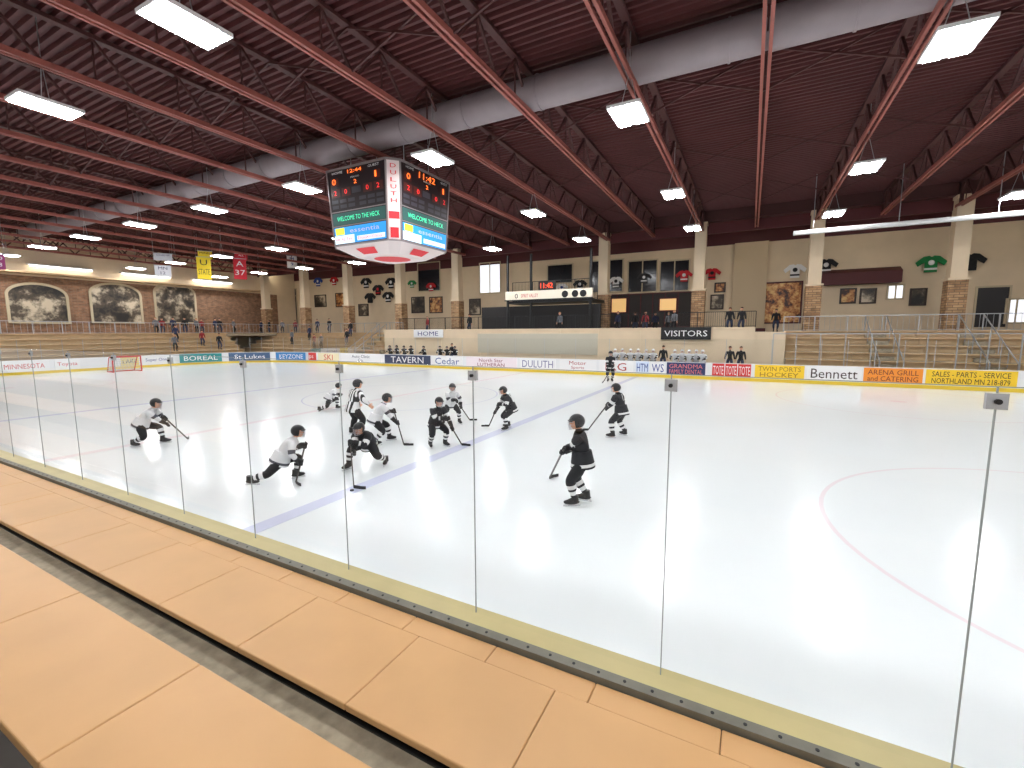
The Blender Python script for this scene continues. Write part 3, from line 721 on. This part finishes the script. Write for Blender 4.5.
    if stick:
        p,t=stick;b.beam(p,t,.022,.03,STICK);d=(t-p);fl=V((d.x,d.y,0)).normalized()
        side=fl.cross(up)*(-1 if lefty else 1);tip=t+(fl*.6-side*.8).normalized()*.26;tip.z=.038;t=V((t.x,t.y,.04))
        b.beam(t+V((0,0,.003)),t.lerp(tip,.5)+V((0,0,.003))+fl*.01,.012,.065,BLACK);b.beam(t.lerp(tip,.5)+fl*.01,tip+fl*-.01,.012,.06,BLACK)
    if num:
        bk=rt.cross(u).normalized();bk=bk if bk.y<0 else -bk
        b.text(num,J['chest']-u*.03+bk*.15,rt,u,.2,.2,sch('num','',0),.006,False)
    return b.obj(name,loc,head)
def M(n,c,r=.75): return mat(n,c,r)
jb=M('jersey_black',(22,22,28));jw=M('jersey_white',(220,220,222));pb=M('pants_black',(16,16,20));wt=M('stripe_white',(222,222,222));gy_=M('stripe_grey',(70,70,78))
hb=mat('helmet_black',(14,14,18),.3);hw=mat('helmet_white',(232,232,232),.25);sk=mat('skate_boot',(18,18,20),.4);ho=mat('skate_holder',(222,222,224),.4);cg=mat('cage_wire',(190,190,196),.3,.8);gb=M('glove_black',(22,22,24),.6);grf=mat('hair_brown',(60,40,28),.8)
def team(jer,str_,pants,sock,sstr,helm,glove=gb):
    def f(a,c,t):
        if a=='helmet':return helm
        if a=='cage':return cg
        if a=='holder':return ho
        if a=='glove':return glove
        if a in('num','hem'):return str_
        if a=='neck':return SKIN
        if a in('spine','chest') or (a=='pel' and c=='spine'):return jer
        if a[:2]=='sh': return str_ if .6<t<.95 else jer
        if a[:2]=='el': return str_ if .45<t<.65 else jer
        if a=='pel': return pants
        if a[:3]=='hip': return pants if t<.8 else sock
        if a[:2]=='kn': return sstr if (.2<t<.42 or .56<t<.76) else (sock if t<.86 else sk)
        return sk
    return f
TB=team(jb,wt,pb,jb,wt,hb);TW=team(jw,gy_,pb,pb,jw,hb);TW2=team(jw,jb,pb,pb,jw,hw)
def ref(a,c,t):
    if a=='helmet':return hb
    if a=='cage':return None
    if a=='holder':return ho
    if a=='glove':return SKIN
    if a=='neck':return SKIN
    if a in('hem','num','spine','chest') or (a=='pel' and c=='spine'):return STRIPE
    if a[:2]=='sh':return STRIPE
    if a[:2]=='el':return STRIPE if t<.9 else SKIN
    if a=='pel' or a[:3]=='hip' or a[:2]=='kn':return pb
    return sk
def civ(top,leg,hair):
    def f(a,c,t):
        if a=='hair':return hair
        if a in('glove','neck'):return SKIN
        if a in('num','spine','chest') or (a=='pel' and c=='spine') or a[:2]=='sh':return top
        if a[:2]=='el':return top if t<.9 else SKIN
        if a=='pel' or a[:3]=='hip' or a[:2]=='kn':return leg
        return sk
    return f
CAMH=math.radians(27.8)
def player(px,py,phi,sch,bl=None,scale=1.,name='hockey_player',**k):
    p=onz(px,py);hd=CAMH+math.radians(phi)
    if bl is not None:
        w=onz(*bl);d=(w-p)/scale;c,s=math.cos(-hd),math.sin(-hd);k['blade']=(d.x*c-d.y*s,d.x*s+d.y*c,.03)
    return figure(name,(p.x,p.y,.004),hd,sch,scale=scale,**k)
player(580,504,80,TB,(546,473),1.04,pel=(0,-.03,.78),lean=(0,.16,1),aL=(-.13,.09,.13),aR=(.13,-.1,.13),butt=(-.05,.3,.92),lefty=True,num='7',sub=2,look=.1)
player(618,437,55,TB,(588,431),1.03,pel=(0,-.08,.76),lean=(0,.3,.95),aL=(-.22,.08,.13),aR=(.24,-.1,.13),butt=(.02,.34,.9),num='12',look=.1)
player(507,429,110,TB,(489,427),.97,pel=(0,-.15,.68),lean=(0,.5,.86),aL=(-.22,.1,.13),aR=(.22,-.12,.13),num='9')
player(452,424,200,TW,(470,421),.97,pel=(0,-.12,.7),lean=(0,.5,.86),aL=(-.24,.1,.13),aR=(.26,-.1,.13),lefty=True)
player(438,447,215,TB,(462,446),.97,pel=(0,-.14,.68),lean=(0,.5,.86),aL=(-.2,.05,.13),aR=(.2,-.05,.13),lefty=True)
player(383,443,-75,TW,(404,446),1.02,pel=(0,-.18,.66),lean=(0,.6,.8),aL=(-.22,.18,.13),aR=(.22,-.2,.13))
player(364,469,165,TB,(354,489),1.02,pel=(.05,-.25,.55),lean=(-.25,.9,.45),aL=(-.32,-.38,.13),aR=(.3,.12,.13),butt=(0,.45,.7))
player(285,481,-70,TW,(296,484),.98,pel=(0,-.05,.5),lean=(.05,.65,.76),aL=(-.1,.2,.13),aR=(.12,-.62,.15),tR=(.3,1,0),butt=(-.05,.42,.72))
player(150,445,-80,TW,(188,440),1.02,pel=(0,-.15,.6),lean=(0,.7,.7),aL=(-.15,.25,.13),aR=(.18,-.28,.13),butt=(0,.42,.72))
player(332,410,-70,TW,(322,411),.9,pel=(0,-.1,.55),lean=(0,.75,.65),aL=(-.18,.22,.13),aR=(.18,-.5,.14),butt=(0,.4,.65))
pr=onz(356,435);figure('hockey_referee',(pr.x,pr.y,.004),CAMH+math.radians(-40),ref,pel=(0,-.05,.78),lean=(0,.3,1),scale=1.08,hands=((-.3,.25,.85),(.3,.25,.85)),sub=2,look=-.3)
player(610,382,170,team(jb,wt,pb,jb,wt,hb),(603,383),1.2,pel=(0,0,.8),lean=(0,.1,1),aL=(-.1,0,.13),aR=(.1,0,.13),butt=(-.1,.3,.8))

jean=M('jeans',(44,52,78));coat=M('coat_black',(20,20,24));coat2=M('coat_grey',(110,112,118));coat3=M('coat_red',(140,36,40));blond=M('hair_blond',(170,130,80))
std=dict(pel=(0,0,.81),lean=(0,.04,1),aL=(-.1,0,.12),aR=(.1,0,.12),gear=False,sub=1)
specs=[figure('spectator',(0,0,0),0,civ(coat,jean,grf),scale=1.12,**std),figure('spectator',(0,0,0),0,civ(coat2,pb,blond),scale=1.08,**std),figure('spectator',(0,0,0),0,civ(coat3,jean,grf),scale=1.05,**std),figure('spectator',(0,0,0),0,civ(M('coat_navy',(36,44,76)),pb,grf),scale=1.1,**std)]
bstd=dict(pel=(0,0,.8),lean=(0,.15,1),aL=(-.1,0,.13),aR=(.1,0,.13),hands=((-.2,.35,.95),(.2,.35,.95)),sub=1)
bw=figure('bench_player',(0,0,0),0,TW2,scale=.98,**bstd);bb=figure('bench_player',(0,0,0),0,TB,scale=.98,**bstd)
used=set()
def put(o,x,y,z,rot):
    if o.name not in used: used.add(o.name);o.location=(x,y,z);o.rotation_euler[2]=rot;return o
    return link(o,(x,y,z),rot)
for i,px in enumerate((616,623,631,639,647,654,676,683,690,697,704)): put(bw,sx(px,32.2+.4*(i%2)),32.2+.4*(i%2),.3,PI+random.uniform(-.3,.3))
for i,px in enumerate((390,397,404,411,424,440,447,455)): put(bb,sx(px,32.2+.4*(i%2)),32.2+.4*(i%2),.3,PI+random.uniform(-.3,.3))
for px in (664,731,742,452): put(specs[0],sx(px,33.3),33.3,.3,PI)
for i,(px,Y) in enumerate(((729,36.5),(741,36.5),(674,37),(645,37.5),(618,38),(560,35.7),(470,36.5),(428,37),(635,41),(655,42),(668,41),(775,41))): put(specs[(0,0,1,2,3,1,0,2,0,3,1,0)[i]],sx(px,Y),Y,MZ,PI+random.uniform(-.5,.5))
for i,px in enumerate((235,242,250,262,270,283,296,318,330)): put(specs[i%4],sx(px,38.3),38.3,MZ,PI+random.uniform(-.5,.5))
for i,y in enumerate((24.5,25.3,26.1,27.5,28.4,29.2,30.4,31.2,32.5)): put(specs[(i+1)%4],-54.8-.5*(i%2),y,MZ,-PI/2+random.uniform(-.5,.5))
for i,(px,r) in enumerate(((345,3),(325,2),(318,2),(302,4),(338,5),(290,3))): put(specs[i%4],sx(px,35.2),33+r*.78+.14,.35+r*.45,PI)
for i,(y,r) in enumerate(((27.3,3),(25.2,4),(28.6,2),(24.3,2))): put(specs[(i+2)%4],-49.3-r*.78-.14,y,.35+r*.45,-PI/2)

w=bpy.data.worlds.new('world');scene.world=w;w.use_nodes=True
w.node_tree.nodes['Background'].inputs[0].default_value=(1,.98,.96,1);w.node_tree.nodes['Background'].inputs[1].default_value=.8
